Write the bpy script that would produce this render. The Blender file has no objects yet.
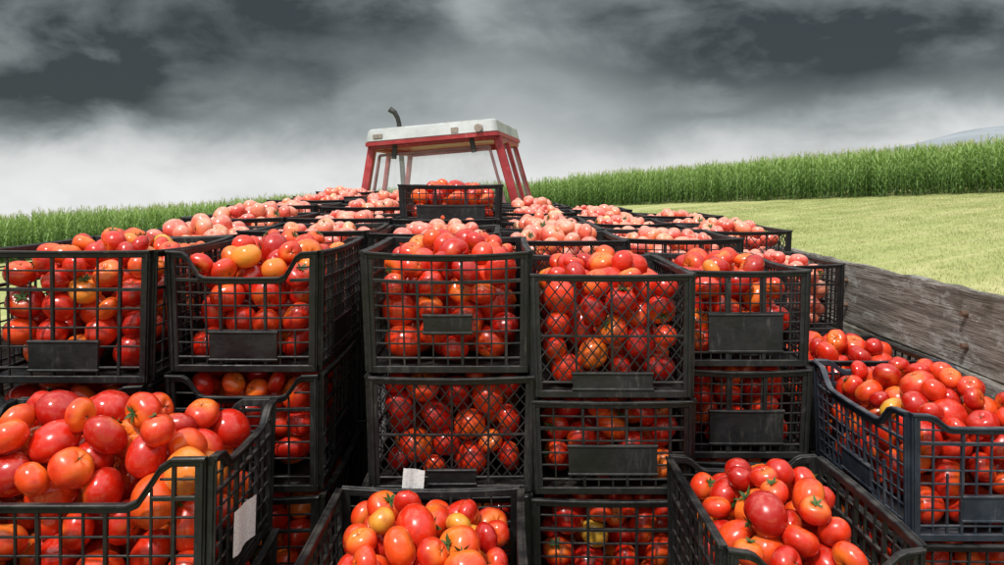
import bpy, math, random
import numpy as np
from mathutils import Vector, Matrix
random.seed(7); rng=np.random.default_rng(7)
scene=bpy.context.scene
scene.view_settings.view_transform='Standard'; scene.view_settings.look='None'; scene.view_settings.exposure=0
CAMZ=2.24; BED=0.90
SL=0.077
def terr(x,y):
    r=math.hypot(x,y)
    z=9*math.tanh(SL*x/9)
    if r>62: z-=0.07*(r-62)*(1-math.exp(-(r-62)/25))
    return z
# ---------------- helpers
def link(o,parent=None):
    scene.collection.objects.link(o)
    if parent: o.parent=parent
    return o
def empty(name,loc=(0,0,0),rot=(0,0,0)):
    e=bpy.data.objects.new(name,None); e.location=loc; e.rotation_euler=rot; e.empty_display_size=.1
    return link(e)
class MB:
    def __init__(s): s.v=[];s.f=[];s.m=[]
    def box(s,a,b,mi=0):
        x0,y0,z0=a;x1,y1,z1=b;n=len(s.v)
        s.v+=[(x0,y0,z0),(x1,y0,z0),(x1,y1,z0),(x0,y1,z0),(x0,y0,z1),(x1,y0,z1),(x1,y1,z1),(x0,y1,z1)]
        fs=[(0,3,2,1),(4,5,6,7),(0,1,5,4),(1,2,6,5),(2,3,7,6),(3,0,4,7)]
        s.f+=[tuple(n+i for i in f) for f in fs]; s.m+=[mi]*6
    def loft(s,rings,mi=0,cap=True):
        n=len(s.v);k=len(rings[0])
        for r in rings: s.v+=[tuple(p) for p in r]
        for i in range(len(rings)-1):
            for j in range(k):
                a=n+i*k+j;b=n+i*k+(j+1)%k
                s.f.append((a,b,b+k,a+k)); s.m.append(mi)
        if cap:
            s.f.append(tuple(n+j for j in reversed(range(k)))); s.m.append(mi)
            e=n+(len(rings)-1)*k
            s.f.append(tuple(e+j for j in range(k))); s.m.append(mi)
    def beam(s,p0,p1,w,t,up=(0,0,1),mi=0,ch=.15):
        p0=Vector(p0);p1=Vector(p1);d=(p1-p0).normalized();u=Vector(up)
        if abs(d.dot(u))>.98:u=Vector((0,1,0))
        a=d.cross(u).normalized();b=a.cross(d).normalized()
        c=min(w,t)*ch
        prof=[(-w/2+c,-t/2),(w/2-c,-t/2),(w/2,-t/2+c),(w/2,t/2-c),(w/2-c,t/2),(-w/2+c,t/2),(-w/2,t/2-c),(-w/2,-t/2+c)]
        s.loft([[p+a*x+b*y for x,y in prof] for p in (p0,p1)],mi)
    def tube(s,pts,r,k=10,mi=0,cap=True):
        rings=[]
        for i,p in enumerate(pts):
            p=Vector(p); q=Vector(pts[min(i+1,len(pts)-1)])-Vector(pts[max(i-1,0)]); q.normalize()
            u=Vector((1,0,0)) if abs(q.x)<.9 else Vector((0,1,0))
            a=q.cross(u).normalized();b=q.cross(a).normalized()
            rr=r[i] if isinstance(r,(list,tuple)) else r
            rings.append([p+a*math.cos(2*math.pi*j/k)*rr+b*math.sin(2*math.pi*j/k)*rr for j in range(k)])
        s.loft(rings,mi,cap)
    def mesh(s,name,mats,smooth=False):
        me=bpy.data.meshes.new(name); me.from_pydata([tuple(v) for v in s.v],[],s.f)
        for m in mats: me.materials.append(m)
        me.polygons.foreach_set('material_index',s.m)
        if smooth: me.polygons.foreach_set('use_smooth',[True]*len(s.f))
        me.update(); 
        import bmesh
        bm=bmesh.new();bm.from_mesh(me);bmesh.ops.recalc_face_normals(bm,faces=bm.faces);bm.to_mesh(me);bm.free()
        return me
    def obj(s,name,mats,parent=None,smooth=False,bevel=0):
        o=bpy.data.objects.new(name,s.mesh(name,mats,smooth)); link(o,parent)
        if bevel:
            b=o.modifiers.new('b','BEVEL');b.width=bevel;b.segments=2;b.limit_method='ANGLE'
        return o
# ---------------- materials
class NT:
    def __init__(s,tree): s.t=tree; s.n=tree.nodes; s.l=tree.links
    def new(s,t,**k):
        n=s.n.new(t)
        for a,b in k.items(): setattr(n,a,b)
        return n
    def inp(s,n,i,v):
        if isinstance(v,bpy.types.NodeSocket): s.l.new(v,n.inputs[i])
        else: n.inputs[i].default_value=v
    def math(s,op,a,b=0.0,c=None,clamp=False):
        n=s.new('ShaderNodeMath',operation=op,use_clamp=clamp); s.inp(n,0,a); s.inp(n,1,b)
        if c is not None: s.inp(n,2,c)
        return n.outputs[0]
    def noise(s,vec,scale,detail=4,rough=.55,dist=0):
        n=s.new('ShaderNodeTexNoise'); 
        if vec is not None: s.l.new(vec,n.inputs['Vector'])
        n.inputs['Scale'].default_value=scale;n.inputs['Detail'].default_value=detail;n.inputs['Roughness'].default_value=rough;n.inputs['Distortion'].default_value=dist
        return n.outputs['Fac']
    def ramp(s,fac,stops):
        n=s.new('ShaderNodeValToRGB'); s.inp(n,0,fac); e=n.color_ramp.elements
        while len(e)<len(stops): e.new(.5)
        for i,(p,c) in enumerate(stops):
            e[i].position=p; e[i].color=(*c,1) if len(c)==3 else c
        return n.outputs[0]
    def mix(s,f,a,b,mode='MIX'):
        n=s.new('ShaderNodeMix',data_type='RGBA',blend_type=mode); s.inp(n,0,f)
        for i,v in ((6,a),(7,b)):
            if isinstance(v,tuple): n.inputs[i].default_value=(*v,1)
            else: s.l.new(v,n.inputs[i])
        return n.outputs[2]
    def mapr(s,v,a,b,c=0.,d=1.):
        n=s.new('ShaderNodeMapRange');n.interpolation_type='SMOOTHSTEP'; s.inp(n,0,v)
        for i,x in enumerate((a,b,c,d)): n.inputs[i+1].default_value=x
        return n.outputs[0]
    def scalevec(s,v,sc):
        n=s.new('ShaderNodeMapping'); s.l.new(v,n.inputs[0]); n.inputs['Scale'].default_value=sc; return n.outputs[0]
    def bump(s,h,st,d):
        n=s.new('ShaderNodeBump'); s.inp(n,'Height',h); n.inputs['Strength'].default_value=st;n.inputs['Distance'].default_value=d
        return n.outputs[0]
def mat(name):
    m=bpy.data.materials.new(name); m.use_nodes=True; t=NT(m.node_tree)
    return m,t,m.node_tree.nodes['Principled BSDF']
def objco(t): return t.new('ShaderNodeTexCoord').outputs['Object']
def geopos(t): return t.new('ShaderNodeNewGeometry').outputs['Position']

def simple(name,col,rough=.5,metal=0,var=.3,scale=8,bump=0.1,dust=None,streak=0,spec=.5):
    m,t,p=mat(name); co=geopos(t)
    n=t.noise(co,scale,4,.65)
    c=t.mix(t.mapr(n,.3,.75),tuple(x*(1-var) for x in col),tuple(min(1,x*(1+var)) for x in col))
    if dust:
        nz=t.new('ShaderNodeSeparateXYZ'); t.l.new(t.new('ShaderNodeNewGeometry').outputs['Normal'],nz.inputs[0])
        f=t.math('MULTIPLY',t.mapr(nz.outputs[2],.2,.95,.15,1.),t.mapr(t.noise(co,scale*2.3,3),.38,.7,0,dust[1]))
        if streak:
            sn=t.noise(t.scalevec(co,(60,60,9)),1.0,4,.75)
            f2=t.math('MULTIPLY',t.mapr(sn,.48,.70),t.mapr(n,.42,.65,.0,streak))
            f=t.math('MAXIMUM',f,f2)
        c=t.mix(f,c,dust[0])
    t.l.new(c,p.inputs['Base Color']); 
    t.l.new(t.mapr(n,.3,.7,max(.05,rough-.12),min(1,rough+.12)),p.inputs['Roughness'])
    p.inputs['Metallic'].default_value=metal; p.inputs['Specular IOR Level'].default_value=spec
    if bump: t.l.new(t.bump(t.noise(co,scale*6,1),bump,.01),p.inputs['Normal'])
    return m
M_black=simple('crate_black',(.007,.0075,.0085),.48,var=.4,scale=9,bump=.15,dust=((.13,.12,.105),.36),streak=.34,spec=.35)
M_grey=simple('crate_charcoal',(.011,.012,.014),.50,var=.35,scale=9,bump=.15,dust=((.15,.14,.125),.40),streak=.42,spec=.35)
M_blue=simple('crate_slate',(.022,.031,.047),.47,var=.3,scale=9,bump=.15,dust=((.17,.17,.17),.5),streak=.45)
M_red=simple('tractor_red',(.36,.022,.028),.4,var=.3,scale=5,bump=.05,dust=((.4,.30,.28),.4),streak=.4)
M_roof=simple('cab_roof_white',(.44,.47,.47),.45,var=.2,scale=4,bump=.05,dust=((.27,.25,.22),.7),streak=.75)
M_rub=simple('rubber',(.025,.025,.025),.8,dust=((.2,.17,.13),.7))
M_dark=simple('dark_metal',(.04,.04,.04),.5,metal=.4)
M_steel=simple('rusty_steel',(.16,.10,.07),.6,metal=.3,var=.5)

def tomato_mat(name='tomato_skin',pale=False):
    m,t,p=mat(name)
    r=t.new('ShaderNodeAttribute',attribute_name='rnd').outputs['Fac']
    lz=t.new('ShaderNodeAttribute',attribute_name='lz').outputs['Fac']
    if not pale: stops=[(0,(.40,.006,.003)),(.25,(.56,.014,.004)),(.5,(.68,.026,.006)),(.75,(.78,.052,.008)),(.90,(.80,.11,.013)),(.965,(.82,.27,.03)),(1,(.48,.47,.05))]
    else: stops=[(0,(.62,.045,.028)),(.35,(.72,.10,.055)),(.65,(.77,.18,.10)),(.88,(.78,.27,.15)),(.97,(.78,.40,.17)),(1,(.60,.52,.18))]  # back rows: distance haze painted into a lighter, pinker skin colour
    base=t.ramp(r,stops)
    co=geopos(t)
    n=t.noise(co,26,3,.6)
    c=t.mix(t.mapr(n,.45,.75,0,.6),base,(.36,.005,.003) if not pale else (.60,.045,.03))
    n2=t.noise(co,14,2)
    sh=t.math('MULTIPLY',t.mapr(lz,.1,.98),t.mapr(t.math('ADD',n2,t.math('MULTIPLY',r,.27)),.46,.82,0,.85))
    c=t.mix(sh,c,(.85,.21,.02))
    c=t.mix(t.mapr(lz,.985,.998),c,(.12,.10,.03))
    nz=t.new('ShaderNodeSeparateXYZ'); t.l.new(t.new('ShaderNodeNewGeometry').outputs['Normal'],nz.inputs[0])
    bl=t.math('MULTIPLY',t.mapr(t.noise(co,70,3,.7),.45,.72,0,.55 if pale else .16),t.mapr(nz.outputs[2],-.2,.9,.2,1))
    if pale: bl=t.math('ADD',bl,t.mapr(nz.outputs[2],.0,1,0,.30))  # sheen of the upward faces painted into the skin colour
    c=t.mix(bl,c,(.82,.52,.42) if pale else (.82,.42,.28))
    t.l.new(c,p.inputs['Base Color'])
    t.l.new(t.mapr(n,.3,.7,.13,.34),p.inputs['Roughness'])
    p.inputs['Specular IOR Level'].default_value=.6
    t.l.new(t.bump(n2,.12,.006),p.inputs['Normal'])
    return m
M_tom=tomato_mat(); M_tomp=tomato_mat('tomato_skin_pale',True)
M_calyx=simple('tomato_calyx',(.05,.10,.02),.6,scale=40)

# ---------------- tomatoes
def unit_tomato(lobes,flat,seed,S=24,R=14):
    rr=np.random.default_rng(seed); V=[];LZ=[]
    ph=rr.uniform(0,6.28); ph2=rr.uniform(0,6.28); l2=rr.uniform(.03,.07)
    for i in range(R+1):
        th=math.pi*i/R
        for j in range(S):
            a=2*math.pi*j/S
            w=math.sin(th)
            rad=1+.055*math.cos(lobes*a+ph)*(.35+.65*max(0,math.cos(th)))*w+l2*math.cos(2*a+ph2)*w
            x=rad*w*math.cos(a);y=rad*w*math.sin(a);z=math.cos(th)*flat
            dim=math.exp(-(th/.36)**2)*.22*(1+.3*math.cos(lobes*a+ph)); z-=dim
            z+=math.exp(-((math.pi-th)/.25)**2)*.05
            V.append((x,y,z));LZ.append(math.cos(th))
    F=[]
    for i in range(R):
        for j in range(S):
            a=i*S+j;b=i*S+(j+1)%S
            F.append((a,a+S,b+S,b))
    return np.array(V),F,np.array(LZ)
def unit_calyx(flat,seed):
    rr=np.random.default_rng(seed);V=[];F=[]
    n=5;z0=flat-.17
    for k in range(n):
        a=2*math.pi*k/n+rr.uniform(-.2,.2);L=rr.uniform(.42,.62);lift=rr.uniform(.02,.22)
        ca,sa=math.cos(a),math.sin(a);b=len(V);w=.10
        V+= [(-sa*.07,ca*.07,z0+.03),(sa*.07,-ca*.07,z0+.03),
             (ca*L*.5-sa*w,sa*L*.5+ca*w,z0+.13),(ca*L*.5+sa*w,sa*L*.5-ca*w,z0+.13),(ca*L,sa*L,z0+.10+lift)]
        F+=[(b,b+2,b+3,b+1),(b+2,b+4,b+3)]
    b=len(V)
    for zz,r_ in ((0.02,.05),(.26,.035)):
        for k in range(5):
            V.append((r_*math.cos(k*1.2566),r_*math.sin(k*1.2566),z0+zz))
    for k in range(5): F.append((b+k,b+(k+1)%5,b+5+(k+1)%5,b+5+k))
    F.append(tuple(b+5+k for k in range(5)))
    return np.array(V),F
FL_=(.82,.74,.88,.79,.94,.84,.70)
UT=[unit_tomato(l,f,s) for s,(l,f) in enumerate(zip((5,6,4,7,5,3,8),FL_),1)]
UC=[unit_calyx(f,s) for s,f in enumerate(FL_,1)]
def pack(W,D,H,heap,seed,rmin=.030,rmax=.048,z0=.015):
    rr=np.random.default_rng(seed); P=np.zeros((0,4)); fails=0
    hw=W/2-.016; hd=D/2-.016
    while fails<45 and len(P)<420:
        r=rr.uniform(rmin,rmax) if fails<15 else rmin; K=44
        X=rr.uniform(-(hw-r),hw-r,K);Y=rr.uniform(-(hd-r),hd-r,K)
        e=rr.random(K)<.3; X[e]=np.sign(X[e])*(hw-r)
        e=rr.random(K)<.3; Y[e]=np.sign(Y[e])*(hd-r)
        Z=np.full(K,z0+r)
        if len(P):
            dx=X[:,None]-P[None,:,0];dy=Y[:,None]-P[None,:,1];s=(r+P[None,:,3])*.94
            q=s*s-dx*dx-dy*dy
            zz=np.where(q>0,P[None,:,2]+np.sqrt(np.maximum(q,0))*.92,-1).max(1)
            Z=np.maximum(Z,zz)
        mx=np.maximum(np.abs(X)/(hw-r),np.abs(Y)/(hd-r))
        env=H-.012+heap*(1-mx**3*.85)
        if heap==0: env=np.full(K,H+.01)
        sc=Z+r-env
        i=int(np.argmin(Z-.55*(env-H)))
        if sc[i]>0:
            ok=np.where(sc<0)[0]
            if len(ok)==0: fails+=1; continue
            i=ok[int(np.argmin(Z[ok]))]
        P=np.vstack([P,[X[i],Y[i],Z[i],r]])
    return P
def rot_rand(rr,upright):
    q=rr.normal(size=4); 
    if upright: q=np.array([1,rr.normal()*.35,rr.normal()*.35,rr.normal()*.3])
    q/=np.linalg.norm(q);w,x,y,z=q
    return np.array([[1-2*(y*y+z*z),2*(x*y-z*w),2*(x*z+y*w)],[2*(x*y+z*w),1-2*(x*x+z*z),2*(y*z-x*w)],[2*(x*z-y*w),2*(y*z+x*w),1-2*(x*x+y*y)]])
FILL={}
def fill_mesh(W,D,H,heap,seed,yel=0,pale=False,**kw):
    key=(round(W,3),round(D,3),round(H,3),heap,seed,pale)
    if key in FILL: return FILL[key]
    P=pack(W,D,H,heap,seed,**kw); rr=np.random.default_rng(seed+99)
    VV=[];FF=[];RR=[];LL=[];MM=[];n=0
    for (x,y,z,r) in P:
        k=rr.integers(len(UT)); V,F,LZ=UT[k]; Rm=rot_rand(rr,rr.random()<.35)
        if heap==0 and z+r>H: z=H-r
        W_=V@Rm.T*r+np.array([x,y,z]); rnd=rr.random()*.88
        u=rr.random()
        if u<.04+yel: rnd=rr.uniform(.89,.96)
        if u<.008+yel*.5: rnd=rr.uniform(.965,1)
        VV.append(W_);FF+=[tuple(i+n for i in f) for f in F];RR.append(np.full(len(V),rnd));LL.append(LZ);MM+=[0]*len(F);n+=len(V)
        if rr.random()<.22:
            V,F=UC[k]; VV.append(V@Rm.T*r+np.array([x,y,z]));FF+=[tuple(i+n for i in f) for f in F];RR.append(np.zeros(len(V)));LL.append(np.zeros(len(V)));MM+=[1]*len(F);n+=len(V)
    me=bpy.data.meshes.new('tomatoes'); me.from_pydata(np.vstack(VV).tolist(),[],FF)
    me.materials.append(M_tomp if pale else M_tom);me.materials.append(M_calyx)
    me.polygons.foreach_set('material_index',MM);me.polygons.foreach_set('use_smooth',[True]*len(FF))
    for nm,dat in (('rnd',RR),('lz',LL)):
        a=me.attributes.new(nm,'FLOAT','POINT');a.data.foreach_set('value',np.concatenate(dat).astype(np.float32))
    me.update(); FILL[key]=me; return me

# ---------------- crates
CR={}
def crate_mesh(W,D,H,style,dip_s=0,dip_l=0,panel=(.07,.05,.11),mt=None,cell=.046):
    key=(round(W,3),round(D,3),round(H,3),style,dip_s,dip_l,panel,mt.name,cell)
    if key in CR: return CR[key]
    B=MB(); wr=random.Random(str(key))
    lean=(wr.uniform(-.006,.006),wr.uniform(-.004,.004))
    def wall(U,frame,dip,panel):
        o,u_,n_=frame
        bow=wr.uniform(-.005,.010); sag=wr.uniform(.001,.010)
        def P(u,v,n):
            k=max(0,1-(2*u/U)**2); n=n+bow*k*v/H; v=v-sag*k*v/H
            return (o[0]+u_[0]*u+n_[0]*n, o[1]+u_[1]*u+n_[1]*n, v)
        def top(u):
            if not dip: return H
            a=abs(u)/(U/2); s=min(1,max(0,(a-.52)/.26)); s=s*s*(3-2*s)
            return H-dip*(1-s)
        def strip(us,v0f,v1f,n0,n1,c=.0018):
            if len(us)==2 and us[1]-us[0]>.08: us=[us[0]+(us[1]-us[0])*i/10 for i in range(11)]
            rings=[]
            for u in us:
                a,b=v0f(u),v1f(u)
                rings.append([P(u,a,n0+c),P(u,a,n1-c),P(u,a+c,n1),P(u,b-c,n1),P(u,b,n1-c),P(u,b,n0+c),P(u,b-c,n0),P(u,a+c,n0)])
            B.loft(rings)
        us=[-U/2+U*i/28 for i in range(29)] if dip else [-U/2,U/2]
        strip(us,lambda u:top(u)-.017,lambda u:top(u),-.005,.007)
        strip(us,lambda u:top(u)-.0065,lambda u:top(u)+.001,.006,.013)
        strip([-U/2,U/2],lambda u:0,lambda u:.018,-.004,.006)
        strip([-U/2,U/2],lambda u:.034,lambda u:.040,-.003,.004)
        for sgn in (-1,1):
            a,b=sorted((sgn*U/2,sgn*(U/2-.020)))
            strip([a,b],lambda u:0,lambda u:H-.001,-.0045,.0055)
            a,b=sorted((sgn*(U/2-.004),sgn*(U/2-.009)))
            strip([a,b],lambda u:.002,lambda u:H-.003,.005,.0105)
        u0=-U/2+.018;u1=U/2-.018;v0=.016
        def vbar(u,w,t,short=0): 
            tv=top(u)-.016
            if short: 
                strip([u-w/2,u+w/2],lambda x:v0,lambda x:v0+(tv-v0)*short,-t,t,.0008); return
            strip([u-w/2,u+w/2],lambda x:v0,lambda x:tv,-t,t,.0008)
        def hbar(v,h,t):
            segs=[];st=None;N=40
            for i in range(N+1):
                u=u0+(u1-u0)*i/N
                ok=v<top(u)-.02
                if ok and st is None: st=u
                if (not ok or i==N) and st is not None:
                    if u-st>.01: segs.append((st,u))
                    st=None
            for a,b in segs: strip([a,b],lambda x:v-h/2,lambda x:v+h/2,-t,t,.0006)
        if style=='grid':
            nv=max(3,round((u1-u0)/cell))
            for i in range(1,nv):
                big=(i%3==0); vbar(u0+(u1-u0)*i/nv,.0066 if big else .0040,.0048 if big else .0030,short=(wr.choice((.35,.6,.8)) if wr.random()<.09 else 0))
            nh=max(3,round((H-.06)/(cell*.95)))
            for i in range(1,nh+1):
                big=(i==nh-1); hbar(.042+(H-.062)*i/(nh+.6),.008 if big else .0040,.0044 if big else .0024)
        elif style=='fine':
            nv=max(3,round((u1-u0)/(cell*.6)))
            for i in range(1,nv): vbar(u0+(u1-u0)*i/nv,.0036,.0028)
            nh=max(3,round((H-.06)/(cell*.62)))
            for i in range(1,nh+1): hbar(.042+(H-.062)*i/(nh+.6),.0036,.0022)
            for i in (1,2): vbar(u0+(u1-u0)*i/3,.010,.005)
        else:
            sp=cell*.78; k=1.25
            va,vb=.04,H-.018
            for sgn in (1,-1):
                c=-U-H*2
                while c<U+H*2:
                    (ua,a),(ub,b)=[(c+sgn*v/k,v) for v in (va,vb)]
                    def clip(u_lim,ua,a,ub,b):
                        t=(u_lim-ua)/(ub-ua); return u_lim,a+(b-a)*t
                    if ua!=ub:
                        if ua>ub: (ua,a),(ub,b)=(ub,b),(ua,a)
                        if ub>u0 and ua<u1:
                            if ua<u0: ua,a=clip(u0,ua,a,ub,b)
                            if ub>u1: ub,b=clip(u1,ua,a,ub,b)
                            if ub-ua>.004:
                                p0=P(ua,a,sgn*.0012);p1=P(ub,b,sgn*.0012)
                                B.beam(p0,p1,.0032,.0030,up=(n_[0],n_[1],0.02),ch=.2)
                    c+=sp
            for i in (1,2,3): vbar(u0+(u1-u0)*i/4,.0055,.0042)
            hbar(H*.5,.0055,.0036)
        pw,p0,p1=panel
        strip([-pw,pw],lambda x:p0,lambda x:p1,-.0052,.0062)
        strip([-pw-.002,pw+.002],lambda x:p1-.004,lambda x:p1+.003,-.0058,.0085)
        strip([-pw-.002,pw+.002],lambda x:p0-.003,lambda x:p0+.004,-.0058,.0085)
    wall(W,((0,-D/2,0),(1,0,0),(0,-1,0)),dip_s,panel)
    wall(W,((0,D/2,0),(-1,0,0),(0,1,0)),dip_s,panel)
    pl=(panel[0]*1.3,panel[1],panel[2])
    wall(D-.012,((W/2,0,0),(0,1,0),(1,0,0)),dip_l,pl)
    wall(D-.012,((-W/2,0,0),(0,-1,0),(-1,0,0)),dip_l,pl)
    B.box((-W/2+.004,-D/2+.004,.004),(W/2-.004,D/2-.004,.010))
    B.v=[(x*(.965+.035*z/H)+lean[0]*z/H,y*(.97+.03*z/H)+lean[1]*z/H,z) for x,y,z in B.v]
    me=B.mesh('crate_body',[mt]); CR[key]=me; return me
def crate(x0,x1,y0,D,htop,H,style='grid',heap=0,seed=1,dips=0,dipl=0,panel=(.07,.05,.11),mt=None,rz=None,zs=1,cell=.046,yel=0,long_front=False,tom=True,rmax=.048,rmin=.030,pale=False):
    """x0..x1 width, y0 near edge, D depth, htop = metres below eye level of the rim"""
    mt=mt or M_black; W=x1-x0
    if rz is None: rz=random.uniform(-1.0,1.0)
    cx=(x0+x1)/2;cy=y0+D/2; z=CAMZ-htop-H*zs
    e=empty('plastic_crate',(cx,cy,z),(0,0,math.radians(rz)))
    w,d,rr=(W,D,0)
    if long_front: w,d,rr=(D,W,math.pi/2)
    o=bpy.data.objects.new('crate_body',crate_mesh(w,d,H,style,dips,dipl,panel,mt,cell));link(o,e);o.rotation_euler[2]=rr;o.scale[2]=zs
    if tom:
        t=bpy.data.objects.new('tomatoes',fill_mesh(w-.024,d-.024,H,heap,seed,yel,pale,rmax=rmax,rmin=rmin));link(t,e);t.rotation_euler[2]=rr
        t.scale[2]=zs
    return e
FLOOR=CAMZ-BED
def stack(x0,x1,y0,D,tiers,**kw):
    for i,(a,b,k) in enumerate(tiers):
        kk=dict(kw);kk.update(k); j=random.uniform(-.007,.007) if i else 0
        crate(x0+j,x1+j,y0+(random.uniform(0,.008) if i else 0),D,a,b-a-.003,**kk)
# Row 1
stack(-1.250,-.835,1.90,.54,[(.155,.475,dict(heap=.055,seed=11,panel=(.085,.03,.10),cell=.052,yel=.03)),(.475,.765,dict(seed=12,dips=.05)),(.765,1.05,dict(seed=13)),(1.05,FLOOR,dict(seed=12))],mt=M_black)
stack(-.812,-.442,1.95,.54,[(.160,.460,dict(heap=.055,seed=21,dips=.06,panel=(.085,.03,.10),cell=.038)),(.462,.755,dict(seed=22,dips=.05,cell=.052)),(.757,1.05,dict(seed=23,cell=.052)),(1.05,FLOOR,dict(seed=22))],mt=M_black)
stack(-.332,.068,1.94,.54,[(.160,.460,dict(heap=.055,seed=31,style='grid',panel=(.06,.10,.145),cell=.035,rz=.3)),(.462,.750,dict(seed=32,style='diamond',panel=(.06,.02,.055),cell=.036)),(.750,1.05,dict(seed=33,style='grid')),(1.05,FLOOR,dict(seed=32))],mt=M_black)
stack(.075,.468,1.94,.54,[(.215,.520,dict(heap=.06,seed=41,style='diamond',panel=(.10,.02,.06),cell=.038,mt=M_grey,rz=-.4)),(.523,.757,dict(seed=42,panel=(.11,.05,.12),cell=.036)),(.760,1.05,dict(seed=43,panel=(.11,.05,.12),cell=.038)),(1.05,FLOOR,dict(seed=42))],mt=M_black)
stack(.482,.815,2.12,.54,[(.225,.485,dict(heap=.06,seed=51,style='fine',panel=(.10,.04,.14),mt=M_grey)),(.487,.730,dict(seed=52,style='fine',panel=(.10,.04,.13))),(.732,1.04,dict(seed=53)),(1.04,FLOOR,dict(seed=52))],mt=M_black)
# back rows
HB=.295
def backstack(x0,y0,h,i,w=.395,heap=.06):
    n=4;zs=(FLOOR-h)/n/HB
    for k in range(n):
        top=(k==0)
        e=crate(x0,x0+w,y0,.535,h+k*HB*zs,HB,style=('grid','diamond','fine')[(i+k)%3],heap=(heap if top else 0),seed=(61+i%5 if top else 71+(i+k)%2),
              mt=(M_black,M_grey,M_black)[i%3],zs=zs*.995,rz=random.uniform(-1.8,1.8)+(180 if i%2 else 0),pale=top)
cols=[-1.24,-.83,-.42,-.005,.41,.83]
hl=[[.145,.14,.15,.17,.19,None],[.13,.12,.14,.18,.20,.30],[.10,.11,.13,.17,.19,.21],[.085,.09,.12,.15,.17,.19],[.07,.08,.10,.13,.15,.18],[.055,.06,.09,.12,.14,.17]]
ci=0
for r in range(6):
    for c in range(6):
        h=hl[r][c]
        if h is None: continue
        y0=2.53+.565*r
        if c==4: y0+=.16
        x0=cols[c]
        if c==5: y0=3.02+.565*(r-1); x0=.895
        if r==5 and c>=4: continue
        ci+=1
        backstack(x0+random.uniform(-.004,.004),y0+random.uniform(-.004,.004),h+random.uniform(-.012,.012),ci*7+r,heap=(.055,.075,.04)[(ci+r)%3])
crate(-.405,-.005,3.2,.5,-.002,.17,style='fine',heap=.04,seed=81,panel=(.14,.02,.085),mt=M_grey,pale=False)
# front-left crate (long side to the viewer)
FLs=[(.50,.80,dict(heap=.095,seed=94,dipl=.085,dips=.03,cell=.044,panel=(.08,.03,.09),rmax=.054,rmin=.034,rz=0)),(.802,1.07,dict(seed=92,dipl=.04)),(1.07,FLOOR,dict(seed=92))]
stack(-1.135,-.535,1.47,.40,FLs,long_front=True,mt=M_black)
# centre-front low crate
stack(-.375,.045,1.345,.55,[(.715,1.03,dict(heap=.085,seed=104,yel=.04,rmax=.05,rz=0)),(1.03,FLOOR,dict(seed=102,tom=False))],mt=M_black)
# right low crate
stack(.405,.760,1.45,.49,[(.655,.99,dict(heap=.075,seed=111,dips=.03,rmax=.048,rz=0)),(.99,FLOOR,dict(seed=112))],mt=M_black)
# right crate
stack(.985,1.375,1.93,.59,[(.55,.865,dict(heap=.075,seed=121,dips=.03,dipl=.05,cell=.036,mt=M_blue,rmax=.05,rz=0)),(.867,1.15,dict(seed=122,mt=M_grey)),(1.15,FLOOR,dict(seed=123,tom=False))],mt=M_black)
stack(.975,1.385,2.56,.42,[(.56,.85,dict(heap=.085,seed=131,yel=.03)),(.85,1.1,dict(seed=132)),(1.1,FLOOR,dict(seed=133,tom=False))],mt=M_black)

# paper labels
m,t,p=mat('paper'); co=objco(t)
t.l.new(t.mix(t.mapr(t.noise(t.scalevec(co,(30,30,160)),3,2),.52,.6,0,.55),(.72,.72,.70),(.35,.36,.38)),p.inputs['Base Color']); p.inputs['Roughness'].default_value=.8
M_paper=m
def label(c,w,h,normal,tilt):
    B=MB();N=6
    for i in range(N+1):
        u=-w/2+w*i/N; b=.003*math.sin(i*1.3)
        for v in (-h/2,h/2): B.v.append((u,-b,v*(1+.05*math.sin(i))))
    for i in range(N): B.f.append((2*i,2*i+2,2*i+3,2*i+1));B.m.append(0)
    o=B.obj('paper_label',[M_paper]); o.location=c
    o.rotation_euler=(0,tilt,math.atan2(normal[0],-normal[1]))
    return o
label((-.332+.12,1.916,CAMZ-.705),.052,.05,(0,-1),.08)
label((-.520,1.615,CAMZ-.685),.13,.085,(1,0),.1)

# ---------------- trailer
def wood():
    m,t,p=mat('weathered_wood'); co=geopos(t)
    g=t.noise(t.scalevec(co,(14,1.4,26)),2.2,7,.68,.5)
    g2=t.noise(t.scalevec(co,(50,4,110)),2,5,.65)
    c=t.ramp(g,[(.28,(.075,.064,.052)),(.43,(.19,.168,.14)),(.56,(.34,.31,.265)),(.72,(.50,.475,.43))])
    c=t.mix(t.mapr(g2,.5,.66,0,.8),c,(.085,.068,.05))
    pt=t.noise(t.scalevec(co,(3,2.2,6)),3.2,6,.75)
    c=t.mix(t.mapr(pt,.52,.60,0,.75),c,(.50,.50,.47))
    c=t.mix(t.mapr(t.noise(co,4.1,6,.75),.52,.64,0,.75),c,(.12,.10,.065))
    t.l.new(c,p.inputs['Base Color']);p.inputs['Roughness'].default_value=.85
    t.l.new(t.bump(t.math('ADD',g,t.math('MULTIPLY',g2,.8)),1.0,.025),p.inputs['Normal'])
    return m
M_wood=wood()
TR=empty('farm_trailer',(0,0,0))
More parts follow.
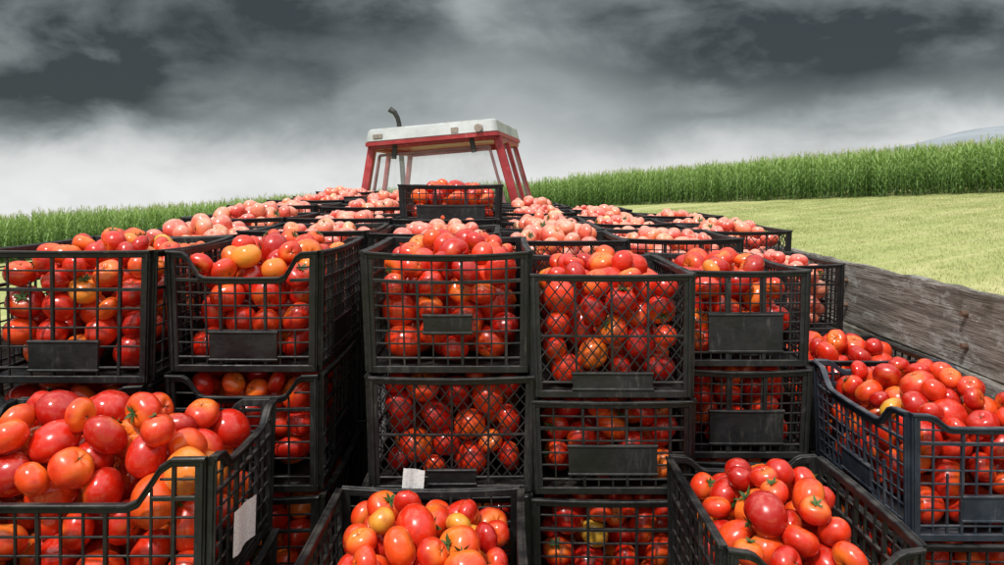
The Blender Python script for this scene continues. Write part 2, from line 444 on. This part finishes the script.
def boards(name,x,y0,y1,z0,z1,n,th=.035,axis='y'):
    B=MB();h=(z1-z0)/n
    for i in range(n):
        a=z0+i*h+.005;b=z0+(i+1)*h-.005; off=random.uniform(-.006,.006); N=60; rings=[]
        for k in range(N+1):
            s=y0+(y1-y0)*k/N; wob=.006*math.sin(k*.4+i*2)+.008*math.sin(k*.13+i); tz=random.uniform(-.005,.004) if i==n-1 else random.uniform(-.0015,.0015)
            if axis=='y': rings.append([(x+off+wob,s,a),(x+th+off+wob,s,a),(x+th+off+wob,s,b+tz),(x+th*.8+off+wob,s,b+.004+tz),(x+off+wob+.006,s,b+.004+tz),(x+off+wob,s,b-.002+tz)])
            else: rings.append([(s,x+off+wob,a),(s,x+th+off+wob,a),(s,x+th+off+wob,b+tz),(s,x+off+wob,b+tz)])
        B.loft(rings)
    return B.obj(name,[M_wood],TR)
WT=CAMZ-.318
boards('side_board_right',1.425,.5,6.05,BED+.02,WT,4)
boards('side_board_left',-1.50,.5,6.05,BED+.02,WT-.12,4)
boards('front_board',6.06,-1.46,1.46,BED+.02,WT-.1,4,axis='x')
B=MB()
for i in range(20):
    x=-1.46+i*.146; B.box((x,.5,BED-.04),(x+.142,6.05,BED-.002))
B.obj('floor_planks',[M_wood],TR)
B=MB()
for y in (.55,2.4,4.2,6.0):
    B.beam((1.49,y,BED-.1),(1.49,y,WT-.02),.05,.03,up=(1,0,0)); B.beam((-1.53,y,BED-.1),(-1.53,y,WT-.16),.05,.03,up=(1,0,0))
for x in (-.45,.45): B.beam((x,.5,BED-.12),(x,6.1,BED-.12),.08,.14)
for y in (.6,2,3.5,5,6.0): B.beam((-1.45,y,BED-.07),(1.45,y,BED-.07),.06,.055)
B.beam((0,6.1,BED-.25),(-.25,7.2,.5),.1,.1)
for y in (1.6,2.45,3.3,4.2):      # bolt heads on the inner face
    for i in range(4):
        z=BED+.02+(WT-BED-.02)*(i+.5)/4
        for dz in (-.05,.05): B.tube([(1.405,y,z+dz),(1.43,y,z+dz)],.009,8)
B.obj('chassis',[M_steel],TR)
def wheel(R,W,x,y,z,parent,lugs=0,rimc=M_red,name='wheel'):
    B=MB();S=40
    prof=[(R*.55,-W*.42),(R*.62,-W*.5),(R*.86,-W*.5),(R*.97,-W*.4),(R,-W*.2),(R,W*.2),(R*.97,W*.4),(R*.86,W*.5),(R*.62,W*.5),(R*.55,W*.42)]
    rings=[[(b,a*math.cos(2*math.pi*j/S),a*math.sin(2*math.pi*j/S)) for a,b in prof] for j in range(S+1)]
    B.loft(rings,0,False)
    for k in range(lugs):
        a=2*math.pi*k/lugs
        for s in (-1,1):
            a2=a+(.5 if s>0 else 0)*2*math.pi/lugs
            p0=(s*W*.48,R*.97*math.cos(a2),R*.97*math.sin(a2));a3=a2+.22;p1=(s*.02,R*1.02*math.cos(a3),R*1.02*math.sin(a3))
            B.beam(p0,p1,.05,.06,up=(0,math.cos(a2),math.sin(a2)))
    prof2=[(R*.56,-W*.44),(R*.5,-W*.3),(R*.2,-W*.18),(.0,-W*.18)]
    for s in (1,-1):
        rings=[[(b*s,a*math.cos(2*math.pi*j/S),a*math.sin(2*math.pi*j/S)) for j in range(S)] for a,b in prof2]
        B.loft(rings,1,False)
    o=B.obj(name,[M_rub,rimc],parent,smooth=True); o.location=(x,y,z); return o
for x in (-1.15,1.15):
    for y in (2.2,4.4): wheel(.38,.22,x,y,.38+SL*x,TR,name='trailer_wheel')

# ---------------- tractor
TX=-.40;TY=6.70
TC=empty('tractor',(TX,TY,SL*TX),(0,-math.atan(SL),math.radians(-9)))
B=MB(); 
zb,zt=1.35,2.66; wb,wt=.83,.545; yf,yb=1.35,0.0
for s in (-1,1):
    B.beam((s*wb,yb,zb),(s*wt,yb+.12,zt),.068,.07,up=(0,1,0),mi=0)
    B.beam((s*(wb-.04),yf,zb),(s*(wt-.02),yf-.08,zt),.045,.05,up=(0,1,0),mi=0)
    B.beam((s*(wb-.01),.62,zb),(s*wt,.62,zt),.04,.045,up=(0,1,0),mi=0)
    B.beam((s*wb,yb,zb+.03),(s*wb,yf,zb+.03),.05,.06,mi=0)
    B.beam((s*wt,yb+.1,zt-.02),(s*wt,yf-.05,zt-.02),.05,.06,mi=0)
B.beam((-wb,yb,zb+.1),(wb,yb,zb+.1),.07,.08,mi=0)
B.beam((-wt,yb+.10,zt-.01),(wt,yb+.10,zt-.01),.05,.06,mi=0)
B.beam((-wb,yf,zb+.2),(wb,yf,zb+.2),.05,.08,mi=0)
B.beam((-wt,yf-.08,zt-.03),(wt,yf-.08,zt-.03),.05,.06,mi=0)
def lerp(a,b,t): return a+(b-a)*t
def rear(u,tz,off=-.02):
    w=lerp(wb,wt,tz)-.085; return (u*w,lerp(yb,yb+.12,tz)+off,lerp(zb,zt,tz))
pts=[rear(-1,.14),rear(1,.14),rear(1,.93),rear(-1,.93)]
for i in range(4): B.beam(pts[i],pts[(i+1)%4],.022,.028,up=(0,1,0),mi=1)
B.beam(rear(0,.17,-.04),rear(.35,.45,-.04),.012,.014,up=(0,1,0),mi=2)
for s in (-1,1):
    B.beam(rear(s*.72,.90,-.035),rear(s*.72,1.0,-.035),.04,.03,up=(0,1,0),mi=2)
B.obj('cab_frame',[M_red,simple('frame_grey',(.20,.10,.10),.5),M_dark],TC,bevel=.006)
B=MB()
def rr_ring(hx,y0,y1,z,c=.05):
    out=[]
    for cx,cy,a0 in ((hx-c,y1-c,0),(-hx+c,y1-c,90),(-hx+c,y0+c,180),(hx-c,y0+c,270)):
        for k in range(5):
            a=math.radians(a0+22.5*k); out.append((cx+c*math.cos(a),cy+c*math.sin(a),z))
    return out
B.loft([rr_ring(.570,.015,1.34,2.682),rr_ring(.577,.00,1.36,2.69),rr_ring(.563,.03,1.34,2.780),rr_ring(.55,.05,1.32,2.796),rr_ring(.40,.2,1.15,2.806)])
B.obj('roof',[M_roof],TC)
B=MB()
B.loft([rr_ring(.584,-.007,1.367,2.650),rr_ring(.584,-.007,1.367,2.681)])
B.obj('roof_trim',[M_red],TC)
B=MB()
for x in (.42,): B.tube([(x,-.05,2.72),(x,.03,2.73)],.032,14)
B.box((-.50,-.004,2.71),(-.42,.02,2.745)); B.box((.18,-.004,2.70),(.24,.02,2.745))
B.obj('rear_lamps',[simple('lamp_lens',(.35,.3,.26),.3)],TC)
m,t,p=mat('cab_glass')
tr=t.new('ShaderNodeBsdfTransparent');tr.inputs[0].default_value=(.96,.97,.97,1)
gl=t.new('ShaderNodeBsdfGlossy');gl.inputs['Roughness'].default_value=.05
df=t.new('ShaderNodeBsdfDiffuse');df.inputs[0].default_value=(.8,.82,.83,1)
mx=t.new('ShaderNodeMixShader');mx.inputs[0].default_value=.05;t.l.new(tr.outputs[0],mx.inputs[1]);t.l.new(gl.outputs[0],mx.inputs[2])
mx2=t.new('ShaderNodeMixShader');t.l.new(t.mapr(t.noise(geopos(t),4,5),.35,.75,.05,.20),mx2.inputs[0]);t.l.new(mx.outputs[0],mx2.inputs[1]);t.l.new(df.outputs[0],mx2.inputs[2])
t.l.new(mx2.outputs[0],t.n['Material Output'].inputs[0]);M_glass=m
B=MB()
def quad(a,b,c,d):
    n=len(B.v);B.v+=[a,b,c,d];B.f.append((n,n+1,n+2,n+3));B.m.append(0)
quad(*pts)
quad((-wb+.05,yf,zb+.2),(wb-.05,yf,zb+.2),(wt-.03,yf-.08,zt-.03),(-wt+.03,yf-.08,zt-.03))
for s in (-1,1): quad((s*(wb-.005),yb+.05,zb+.05),(s*(wb-.025),yf-.03,zb+.05),(s*(wt-.005),yf-.1,zt-.04),(s*(wt-.005),yb+.15,zt-.04))
B.obj('windows',[M_glass],TC)
B=MB()
for s in (-1,1):
    rings=[]
    for k in range(13):
        a=math.radians(-10+200*k/12); yy=.55-.9*math.cos(a);zz=.80+.88*math.sin(a)*.95
        rings.append([(s*.62,yy,zz),(s*1.12,yy,zz),(s*1.12,yy,zz-.03),(s*.62,yy,zz-.03)])
    B.loft(rings)
B.loft([[(-.80,0,1.36),(.80,0,1.36),(.74,0,.7),(-.74,0,.7)],[(-.76,1.35,1.36),(.76,1.35,1.36),(.6,1.35,.7),(-.6,1.35,.7)]])
B.loft([[(-.36,1.4,1.55),(.36,1.4,1.55),(.4,1.4,1.4),(.4,1.4,.75),(-.4,1.4,.75),(-.4,1.4,1.4)],[(-.3,3.1,1.45),(.3,3.1,1.45),(.34,3.1,1.3),(.34,3.1,.7),(-.34,3.1,.7),(-.34,3.1,1.3)]])
B.obj('bodywork',[M_red],TC,bevel=.02)
B=MB()
B.box((-.25,.1,.55),(.25,3.0,.85));B.tube([(-.85,.55,.82),(.85,.55,.82)],.12);B.tube([(-.75,2.8,.5),(.75,2.8,.5)],.07)
B.box((-.28,3.1,.75),(.28,3.16,1.35));B.beam((0,-.35,.5),(0,.1,.55),.12,.06)
B.obj('chassis',[M_dark],TC,bevel=.01)
B=MB(); ex=-.72; ey=1.60
B.tube([(ex+.24,ey,1.3),(ex+.02,ey,1.42),(ex,ey,1.6),(ex,ey,2.3),(ex,ey,2.34),(ex,ey,2.98),(ex-.01,ey,3.04),(ex-.035,ey-.01,3.10),(ex-.085,ey-.02,3.14)],[.035,.035,.055,.055,.028,.024,.024,.027,.032],14)
B.obj('exhaust_pipe',[M_dark],TC,smooth=True)
B=MB()
B.box((-.24,.35,1.2),(.24,.8,1.32));B.box((-.22,.3,1.3),(.22,.38,1.72));B.tube([(0,1.25,1.2),(0,1.02,1.72)],.02)
pp=[(.19*math.cos(a),1.02+.19*math.sin(a)*.45,1.73+.19*math.sin(a)*.9) for a in [2*math.pi*i/20 for i in range(21)]]
B.tube(pp,.014,8,cap=False)
B.obj('seat_and_steering_wheel',[M_dark],TC,bevel=.01)
for s in (-1,1):
    wheel(.80,.42,s*.88,.55,.80,TC,20,name='rear_wheel'); wheel(.44,.24,s*.72,2.8,.44,TC,16,name='front_wheel')

# ---------------- ground
B=MB()
def axis(n,mx): return [math.copysign(abs(i/n)**2.6*mx,i) for i in range(-n,n+1)]
ax=axis(70,2500);N=len(ax)
for y in ax:
    for x in ax: B.v.append((x,y,terr(x,y)))
for j in range(N-1):
    for i in range(N-1): B.f.append((j*N+i,j*N+i+1,(j+1)*N+i+1,(j+1)*N+i));B.m.append(0)
m,t,p=mat('mown_grass'); co=geopos(t)
rot=t.new('ShaderNodeMapping');t.l.new(co,rot.inputs[0]);rot.inputs['Rotation'].default_value=(0,0,math.radians(-35))
st=t.noise(t.scalevec(rot.outputs[0],(.05,.9,1)),1.0,5,.65,.3)
big=t.noise(co,.12,4,.6); fine=t.noise(co,7,5,.7); mid=t.noise(co,1.2,5,.65)
c=t.ramp(st,[(.33,(.24,.29,.08)),(.5,(.37,.39,.14)),(.65,(.54,.50,.25))])
c=t.mix(t.mapr(big,.35,.7,0,.55),c,(.30,.36,.11))
c=t.mix(t.mapr(mid,.5,.75,0,.5),c,(.48,.44,.21))
c=t.mix(t.mapr(fine,.5,.72,0,.55),c,(.16,.19,.06))
t.l.new(c,p.inputs['Base Color']);p.inputs['Roughness'].default_value=.95
t.l.new(t.bump(t.math('ADD',fine,mid),.8,.06),p.inputs['Normal'])
B.obj('ground',[m],smooth=True)
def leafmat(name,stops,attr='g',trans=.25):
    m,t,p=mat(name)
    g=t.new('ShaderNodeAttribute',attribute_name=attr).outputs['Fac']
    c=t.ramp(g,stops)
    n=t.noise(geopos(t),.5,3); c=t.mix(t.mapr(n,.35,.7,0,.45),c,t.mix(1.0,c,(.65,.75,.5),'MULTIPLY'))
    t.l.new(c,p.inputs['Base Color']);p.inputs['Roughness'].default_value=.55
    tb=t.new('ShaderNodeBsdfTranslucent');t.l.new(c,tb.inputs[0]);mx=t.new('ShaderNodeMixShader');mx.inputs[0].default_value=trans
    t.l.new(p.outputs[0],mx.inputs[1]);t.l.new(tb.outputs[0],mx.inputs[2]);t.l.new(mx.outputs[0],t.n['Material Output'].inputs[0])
    return m
M_grass=leafmat('grass_blades',[(0,(.22,.26,.08)),(.5,(.38,.41,.15)),(1,(.60,.54,.29))])
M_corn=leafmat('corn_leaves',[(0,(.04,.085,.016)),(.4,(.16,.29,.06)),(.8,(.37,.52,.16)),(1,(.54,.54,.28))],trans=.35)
def attrmesh(name,V,F,G,mt):
    me=bpy.data.meshes.new(name);me.from_pydata(V,[],F);me.materials.append(mt)
    a=me.attributes.new('g','FLOAT','POINT');a.data.foreach_set('value',np.array(G,dtype=np.float32));me.update();return me
gm=[]
for k in range(3):
    V=[];F=[];G=[]
    for i in range(900):
        x,y=random.uniform(-1.3,1.3),random.uniform(-1.3,1.3)
        if math.hypot(x,y)>1.35: continue
        a=random.uniform(0,6.28);h=random.uniform(.02,.07);w=.007
        lx,ly=random.gauss(0,.03),random.gauss(0,.03);n=len(V);g=random.random()
        V+=[(x-w*math.cos(a),y-w*math.sin(a),-.01),(x+w*math.cos(a),y+w*math.sin(a),-.01),(x+lx,y+ly,h)];F.append((n,n+1,n+2));G+=[g*.6,g*.6,g]
    gm.append(attrmesh('grass_patch',V,F,G,M_grass))
GR=empty('grass')
def yfront(x): return 69+(x-3)*(39/48) if x<3 else 69-(x-3)*(30/21.2)
cnt=0
y=8
while y<62:
    x=3.0
    while x<40:
        if math.hypot(x,y)<50 and .15*y<x<.85*y+3 and y<yfront(x):
            o=bpy.data.objects.new('grass_patch',random.choice(gm));link(o,GR)
            xx=x+random.uniform(-.4,.4);yy=y+random.uniform(-.4,.4)
            o.location=(xx,yy,terr(xx,yy));o.rotation_euler=(0,-math.atan(SL),0) ;s=random.uniform(.9,1.2);o.scale=(s,s,s);cnt+=1
        x+=2.0
    y+=2.0
# ---------------- corn
cm=[]
for k in range(4):
    V=[];F=[];G=[]
    for q in range(8):
        px,py=random.uniform(-.6,.6),random.uniform(-.6,.6);Ht=random.uniform(2.15,2.45)
        n=len(V)
        for z in (0,Ht):
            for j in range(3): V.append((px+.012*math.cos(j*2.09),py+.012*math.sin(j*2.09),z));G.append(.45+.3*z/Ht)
        for j in range(3): F.append((n+j,n+(j+1)%3,n+3+(j+1)%3,n+3+j))
        nl=12;a0=random.uniform(0,6.28)
        for l in range(nl):
            a=a0+l*math.pi+random.gauss(0,.45);z0=.15+(Ht-.3)*l/nl;L=random.uniform(.5,.85)*(1 if l<nl-3 else .75);up=random.uniform(.6,1.0) if l<nl-3 else 1.15
            n=len(V);S=5
            for s in range(S+1):
                tt=s/S;out=L*tt*.65;zz=z0+L*(up*tt-1.0*tt*tt*(1.0 if l<nl-3 else .5));w=.036*(1-tt**2.2)+.003
                ca,sa=math.cos(a),math.sin(a)
                V+=[(px+ca*out-sa*w,py+sa*out+ca*w,zz),(px+ca*out+sa*w,py+sa*out-ca*w,zz)]
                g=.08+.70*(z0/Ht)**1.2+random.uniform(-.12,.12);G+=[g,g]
            for s in range(S): F.append((n+2*s,n+2*s+1,n+2*s+3,n+2*s+2))
        for b in range(6):
            a=random.uniform(0,6.28);n=len(V);d=random.uniform(.03,.12)
            V+=[(px-.008,py,Ht-.02),(px+.008,py,Ht-.02),(px+d*math.cos(a),py+d*math.sin(a),Ht+random.uniform(.15,.28))];G+=[.9,.9,1];F.append((n,n+1,n+2))
    cm.append(attrmesh('corn_clump',V,F,G,M_corn))
CF=empty('corn_field')
x=-62
while x<47:
    yf_=yfront(x);cs=math.cos(math.atan(39/48 if x<3 else 30/21.2))
    y=yf_
    while (y-yf_)*cs<18:
        dist=(y-yf_)*cs
        if y>6 and (dist<4 or random.random()<.5):
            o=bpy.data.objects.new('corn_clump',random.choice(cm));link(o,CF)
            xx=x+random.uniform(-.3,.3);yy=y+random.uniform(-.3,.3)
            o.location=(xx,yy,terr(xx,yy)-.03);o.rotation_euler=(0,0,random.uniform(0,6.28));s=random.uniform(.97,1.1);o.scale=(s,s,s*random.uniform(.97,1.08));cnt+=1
        y+=1.0
    x+=1.05
print('instances',cnt)
# ---------------- distant hills
B=MB();N=60
rows=[(3300,-300,0),(3500,.35,1),(3900,.8,2),(4300,1.0,3),(5200,.6,4)]
from mathutils import noise as mn
for (yy,f,k) in rows:
    for i in range(N+1):
        az=.28+.9*i/N; h=(120+300*min(1,max(0,(az-.38)/.25)))
        nz=mn.noise(Vector((az*6,k*.5,0)))*45+mn.noise(Vector((az*22,k,3)))*22
        z=-300 if k==0 else (h+nz)*f
        B.v.append((yy*math.tan(min(az,1.2)),yy,z))
for k in range(len(rows)-1):
    for i in range(N): a=k*(N+1)+i;B.f.append((a,a+1,a+N+2,a+N+1));B.m.append(0)
B.obj('distant_hills',[simple('hazy_hills',(.25,.285,.31),1,var=.14,scale=.004,bump=0)],smooth=True)  # distance haze painted as a blue-grey base colour

# ---------------- world
w=bpy.data.worlds.new('World');scene.world=w;w.use_nodes=True
t=NT(w.node_tree);bg=t.n['Background']
co=t.new('ShaderNodeTexCoord').outputs['Generated']
sp=t.new('ShaderNodeSeparateXYZ');t.l.new(co,sp.inputs[0]);X,Y,Z=sp.outputs
w1=t.noise(t.scalevec(co,(1,1,1.9)),3.4,5,.55); w2=t.noise(t.scalevec(co,(1.0,1.0,1.9)),8.5,6,.55,.25)
az=t.math('ADD',t.math('ARCTAN2',X,Y),t.math('MULTIPLY',t.math('SUBTRACT',w1,.5),.30))
el=t.math('ADD',t.math('ARCSINE',Z),t.math('MULTIPLY',t.math('SUBTRACT',w2,.5),.13))
def blob(a,e,sa,se,amp):
    da=t.math('DIVIDE',t.math('SUBTRACT',az,a),sa);de=t.math('DIVIDE',t.math('SUBTRACT',el,e),se)
    q=t.math('ADD',t.math('MULTIPLY',da,da),t.math('MULTIPLY',de,de))
    return t.math('MULTIPLY',t.math('EXPONENT',t.math('MULTIPLY',q,-1.0)),amp)
b=t.mapr(el,-.01,.105,.82,.17)
for args in [(-.46,.105,.22,.05,-.18),(-.25,.20,.30,.04,-.08),(.36,.140,.26,.05,-.14),
             (-.03,.10,.15,.06,.26),(.01,.215,.06,.05,.20),(-.33,.105,.07,.03,.14),(.26,.105,.08,.02,.14),(.60,.06,.13,.05,.20),(.10,.11,.08,.03,.08),(.55,.225,.12,.03,.08),(-.52,.195,.06,.03,.07)]:
    b=t.math('ADD',b,blob(*args))
b=t.math('ADD',b,t.math('MULTIPLY',t.math('SUBTRACT',w2,.5),.38))
b=t.math('ADD',b,t.math('MULTIPLY',t.math('SUBTRACT',w1,.5),.30))
b=t.math('MAXIMUM',b,.05)
up=t.mapr(Z,.27,.8,0,1.0); back=t.mapr(Y,.2,-.7,0,.40)
thin=t.math('MAXIMUM',up,back)  # out-of-frame sky overhead and behind, brightened to light the foreground
b=t.math('ADD',t.math('MULTIPLY',b,t.math('SUBTRACT',1.0,t.math('MULTIPLY',thin,.6))),t.math('MULTIPLY',thin,t.mapr(w1,.3,.7,.8,1.8)))
col=t.ramp(b,[(0,(.0,.0,.0)),(.12,(.100,.116,.120)),(.35,(.32,.35,.355)),(1,(1,1,1))])
n=t.new('ShaderNodeVectorMath',operation='SCALE');t.l.new(col,n.inputs[0]);t.inp(n,3,t.math('MAXIMUM',b,1.0))
sky=t.new('ShaderNodeTexSky');sky.sky_type='NISHITA';sky.sun_disc=False
SE=math.radians(55);SR=math.radians(208)
sky.sun_elevation=SE;sky.sun_rotation=SR
ns=t.new('ShaderNodeVectorMath',operation='SCALE');t.l.new(sky.outputs[0],ns.inputs[0]);ns.inputs[3].default_value=.004
ad=t.new('ShaderNodeVectorMath',operation='ADD');t.l.new(n.outputs[0],ad.inputs[0]);t.l.new(ns.outputs[0],ad.inputs[1])
t.l.new(ad.outputs[0],bg.inputs[0]);bg.inputs[1].default_value=1.0
# ---------------- sun
s=bpy.data.lights.new('sun','SUN');s.energy=3.1;s.angle=math.radians(5);s.color=(1,.97,.92)
so=bpy.data.objects.new('sun',s);link(so)
d=Vector((math.sin(SR)*math.cos(SE),math.cos(SR)*math.cos(SE),math.sin(SE)))
so.rotation_euler=d.to_track_quat('Z','Y').to_euler()
# ---------------- camera
cam=bpy.data.cameras.new('camera');cam.lens=36*800/1004;cam.sensor_width=36;cam.shift_y=-97.5/1004;cam.clip_end=20000;cam.clip_start=.05
co_=bpy.data.objects.new('camera',cam);link(co_);co_.location=(0,0,CAMZ);co_.rotation_euler=(math.pi/2,0,0)
scene.camera=co_
